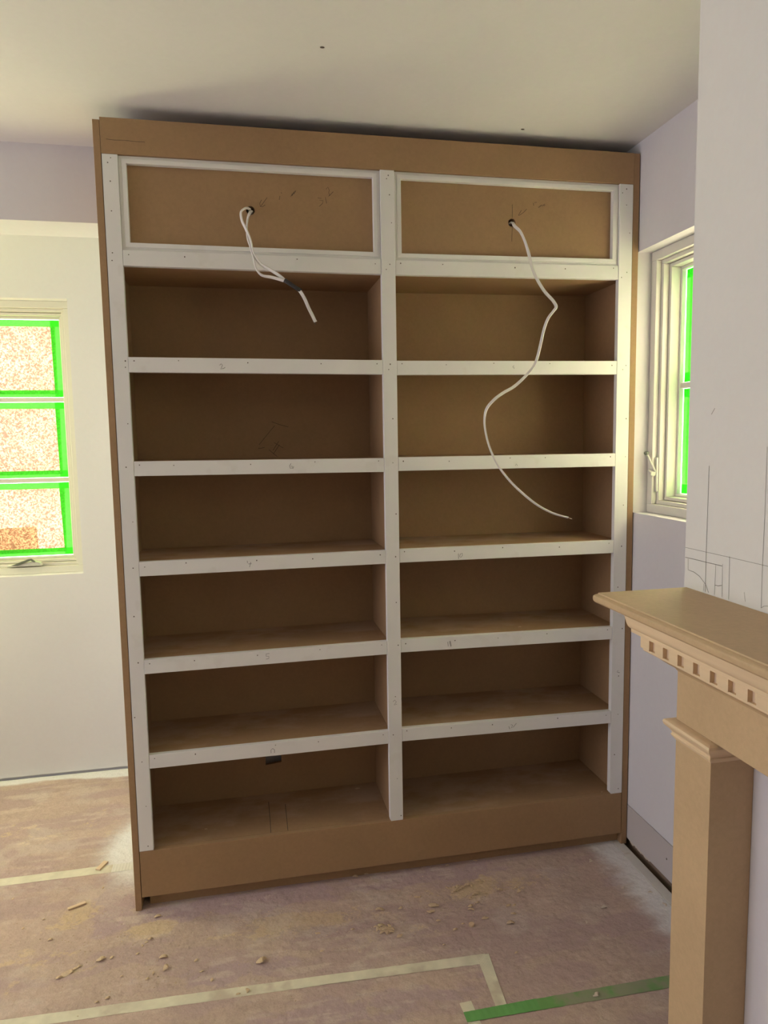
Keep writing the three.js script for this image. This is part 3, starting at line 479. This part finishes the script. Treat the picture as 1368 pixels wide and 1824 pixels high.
// ---------------------------------------------------------------- tape on the floor
{
  const strip = (name, label, pts, m, ragged = 0.0006, y = 0.0006) => {   // pts: four floor corners, near-left, near-right, far-right, far-left
    const n = 40, list = [];
    for (const s of [0, 1]) { const r = []; for (let i = 0; i <= n; i++) { const f = i / n, a = pts[s ? 3 : 0], b = pts[s ? 2 : 1]; r.push([a[0] + (b[0] - a[0]) * f, y + 0.0002 * Math.sin(i * 1.7), a[1] + (b[1] - a[1]) * f + rr(-ragged, ragged)]); } list.push(r); }
    const top = rows(list, false, 0), low = top.clone().translate(0, -0.0005, 0);
    const o = obj(name, merge(top, low), m); return tag(o, label, 'tape');
  };
  strip('masking_tape', 'cream masking tape strip running behind the bookcase side panel', [[-1.45, -0.243], [-0.10, -0.237], [-0.10, -0.283], [-1.45, -0.282]], M.maskingTape);
  strip('masking_tape', 'white oversprayed end of the masking tape beside the bookcase panel', [[-0.115, -0.237], [-0.002, -0.236], [-0.002, -0.283], [-0.115, -0.283]], M.sprayedTape, 0.0006, 0.0010);
  strip('masking_tape', 'long cream masking tape strip on the floor in front of the bookcase', [[-1.2, 0.385], [0.60, 0.440], [0.60, 0.405], [-1.2, 0.347]], M.maskingTape);
  strip('masking_tape', 'cream masking tape strip that ends at the taped corner', [[0.50, 0.4355], [1.024, 0.4592], [1.024, 0.4222], [0.50, 0.4035]], M.maskingTape, 0.0006, 0.0012);
  strip('masking_tape', 'short cream masking tape strip from the taped corner towards the green tape', [[0.9873, 0.612], [1.018, 0.611], [1.0352, 0.4247], [0.998, 0.424]], M.maskingTape, 0.0003, 0.0017);
  strip('masking_tape', 'small end of cream masking tape under the green tape', [[0.905, 0.80], [0.936, 0.80], [0.931, 0.579], [0.898, 0.580]], M.maskingTape, 0.0003);
  strip('green_tape', 'clean end of the green tape on the floor', [[0.8988, 0.645], [1.10, 0.648], [1.10, 0.6105], [0.8984, 0.6127]], M.greenFloorTapeClean, 0.0003, 0.0020);
  strip('green_tape', 'dust covered green tape leading to the mantel leg', [[1.08, 0.6478], [1.671, 0.655], [1.671, 0.612], [1.08, 0.611]], M.greenFloorTape, 0.0008, 0.0012);
}

// ---------------------------------------------------------------- offcuts, chips and crumbs on the floor
{
  const shim = (label, a, b, w, h) => {
    const p = hit(...a, 'y', 0), q = hit(...b, 'y', 0), l = p.distanceTo(q);
    const o = obj('wood_offcut', uvBox(new RoundedBoxGeometry(l, h, w, 1, 0.0008)), M.pine);
    o.position.set((p.x + q.x) / 2, h / 2 + 0.0008, (p.z + q.z) / 2); o.rotation.y = -Math.atan2(q.z - p.z, q.x - p.x);
    tag(o, label, 'offcut');
  };
  shim('thin wood offcut lying across the masking tape beside the bookcase', [174, 1551], [189, 1536], 0.017, 0.005);
  shim('thin wood offcut lying on the sawdust between the two masking tape lines', [121, 1621], [153, 1609], 0.012, 0.005);
  const shapes = [];
  for (let v = 0; v < 7; v++) {                         // curled shavings and flat flakes of unit size
    const n = 6, list = [];
    for (let i = 0; i < 5; i++) { const f = i / 4, w = 0.28 * Math.sin(Math.PI * (0.12 + 0.76 * f)) * rr(0.75, 1.25), bend = v < 4 ? 0.16 : 0.05;
      list.push(Array.from({ length: n }, (_, k) => { const a = k / n * Math.PI * 2; return [f - 0.5 + rr(-0.03, 0.03), 0.07 + bend * Math.sin(Math.PI * f) + 0.065 * Math.sin(a) * rr(0.5, 1), w * Math.cos(a) + (v % 2 ? 0.12 * Math.sin(f * 5) : 0)]; })); }
    const mid = (r) => { const m = [0, 1, 2].map((k) => r.reduce((x, q) => x + q[k], 0) / r.length); return r.map(() => m); };
    shapes.push(rows([mid(list[0]), ...list, mid(list[4])], true, 0));
  }
  const chip = (px, py, size, turn, v, label, group, m = M.chip, flat = 1) => {
    const p = hit(px, py, 'y', 0.0), o = obj('wood_chip', shapes[v % 7], m);
    o.position.set(p.x, 0.0004, p.z); o.rotation.y = turn; size *= 1.25; o.scale.set(size, size * flat * 1.15, size);
    tag(o, label, 'wood chip', group);
  };
  const f = P2(560, 1520, 3.42), one = (x, y) => f([[x, y]])[0];
  const pile = [[378, 452], [392, 444], [405, 446], [388, 462], [402, 462], [418, 462], [432, 452], [428, 468], [444, 462], [412, 486], [436, 484], [462, 478], [470, 462], [448, 476], [456, 446]];
  pile.forEach(([x, y], i) => chip(...one(x, y), rr(0.013, 0.019), rr(0, 6.3), i, 'wood chip in the small heap on the floor in front of the bookcase', 'chips of the small heap'));
  const crumbs = [[852, 210], [862, 232], [880, 222], [895, 214], [908, 208], [925, 200], [940, 196], [955, 200], [1000, 172], [1015, 176], [1030, 166], [845, 240], [808, 214], [950, 276], [972, 256], [986, 246], [1036, 244], [1010, 180], [930, 190], [870, 206], [1130, 226], [1228, 212], [1246, 232], [1268, 214]];
  crumbs.forEach(([x, y], i) => chip(...one(x, y), rr(0.009, 0.016), rr(0, 6.3), i + 2, 'tiny wood crumb in the trail before the right bay', 'crumbs before the right bay', M.chip, 1.2));
  const scattered = [[250, 145, 0.016], [316, 130, 0.013], [398, 348, 0.022], [526, 336, 0.013], [726, 322, 0.027], [708, 358, 0.02], [520, 506, 0.017], [956, 438, 0.0], [952, 325, 0.016], [955, 346, 0.016], [994, 302, 0.012], [1182, 320, 0.014], [1216, 318, 0.013], [1040, 398, 0.017], [1196, 428, 0.020], [1212, 372, 0.014], [858, 467, 0.013], [905, 432, 0.009], [622, 270, 0.014], [640, 268, 0.012], [980, 47, 0.012], [810, 76, 0.011], [232, 466, 0.010], [790, 560, 0.008], [1230, 608, 0.009], [755, 412, 0.012], [20, 490, 0.014], [45, 597, 0.009]];
  scattered.forEach(([x, y, s], i) => s && chip(...one(x, y), s, rr(-0.6, 0.6), i, 'single wood shaving scattered before the bookcase', 'scattered shavings'));
  const h = P2(0, 1560, 2.974), two = (x, y) => h([[x, y]])[0];
  const more = [[536, 446, 0.020], [592, 434, 0.011], [376, 510, 0.015], [400, 493, 0.012], [420, 482, 0.010], [312, 543, 0.014], [266, 341, 0.012], [796, 336, 0.012], [776, 354, 0.009], [754, 372, 0.009], [728, 414, 0.009], [866, 434, 0.019], [878, 490, 0.020], [812, 518, 0.010], [780, 548, 0.009], [1038, 450, 0.011], [1068, 508, 0.010], [1122, 553, 0.011], [836, 218, 0.017], [570, 650, 0.011], [512, 672, 0.009], [1310, 610, 0.013], [1262, 628, 0.010], [68, 124, 0.009], [122, 280, 0.009], [232, 232, 0.008], [546, 65, 0.009], [644, 535, 0.008]];
  more.forEach(([x, y, s], i) => chip(...two(x, y), s, rr(0, 1.6), i + 3, 'single wood shaving on the floor beside the foot of the bookcase', 'shavings by the bookcase foot'));
  for (const [x, y, s] of [[1052, 1534, 0.016], [1076, 1617, 0.018], [1045, 1643, 0.010], [1062, 1773, 0.017], [1110, 1582, 0.012], [1158, 1590, 0.012], [1184, 1612, 0.014]]) chip(x, y, s, rr(0, 3), 5, 'pale crumb of plaster on the floor near the right wall', 'pale crumbs near the right wall', M.paleChip, 1.3);
  chip(466, 1713, 0.026, 0.3, 1, 'thick curled shaving beside the long masking tape', undefined);
  { const p = hit(840, 1649, 'y', 0), o = obj('wood_plug', new THREE.CylinderGeometry(0.0085, 0.0088, 0.0055, 20).rotateZ(0.12), M.chip); o.position.set(p.x, 0.0042, p.z); tag(o, 'round flat wood plug lying on the floor before the right bay', 'wood plug'); }
  // dust too fine to count
  const N = 900, g = new THREE.IcosahedronGeometry(0.0016, 0), im = new THREE.InstancedMesh(g, M.chip, N), m4 = new THREE.Matrix4(), q = new THREE.Quaternion();
  for (let i = 0; i < N; i++) {
    const k = rnd(), [cx, cz, rx, rz] = k < 0.3 ? [0.55, 0.20, 0.35, 0.10] : k < 0.55 ? [1.10, 0.15, 0.22, 0.09] : k < 0.75 ? [0.0, 0.12, 0.25, 0.14] : [0.4, 0.25, 0.8, 0.35];
    const x = cx + rx * (rnd() + rnd() + rnd() - 1.5) * 1.3, z = Math.max(-0.02, cz + rz * (rnd() + rnd() + rnd() - 1.5) * 1.3), s = rr(0.3, 1.2);
    q.setFromEuler(new THREE.Euler(rr(0, 6), rr(0, 6), rr(0, 6)));
    m4.compose(new THREE.Vector3(Math.min(x, 1.6), 0.0005, z), q, new THREE.Vector3(s, s * 0.6, s)); im.setMatrixAt(i, m4);
  }
  im.name = 'sawdust'; im.castShadow = im.receiveShadow = true; im.userData = { kind: 'stuff', label: 'fine sawdust specks on the floor paper before the bookcase', category: 'sawdust' }; scene.add(im);
  // crumbs left on the shelves
  const shelfCrumb = (x, y, yy, s, label) => { const p = hit(x, y, 'y', yy), o = obj('wood_chip', shapes[4], M.chip); o.position.set(p.x, yy, p.z); o.scale.setScalar(s); tag(o, label, 'wood chip'); };
  shelfCrumb(637, 1405, BT, 0.018, 'wood chip at the back of the lowest left shelf');
  shelfCrumb(367, 1477, BT, 0.010, 'crumb near the front of the lowest left shelf');
  shelfCrumb(1072, 1411, BT, 0.007, 'pale crumb beside the right stile on the lowest right shelf');
  shelfCrumb(926, 1117, 0.822, 0.013, 'wood chip on the right shelf second above the lowest');
}
// small screw dents in the ceiling
for (const [x, y] of [[574, 84.5], [931, 230.5]]) {
  const p = hit(x, y, 'y', CEIL - 0.0008), o = obj('nail_mark', new THREE.SphereGeometry(0.006, 12, 8).scale(1, 0.25, 0.6), M.nail, scene.getObjectByName('ceiling')); o.position.copy(p);
}

renderer.render(scene, camera);
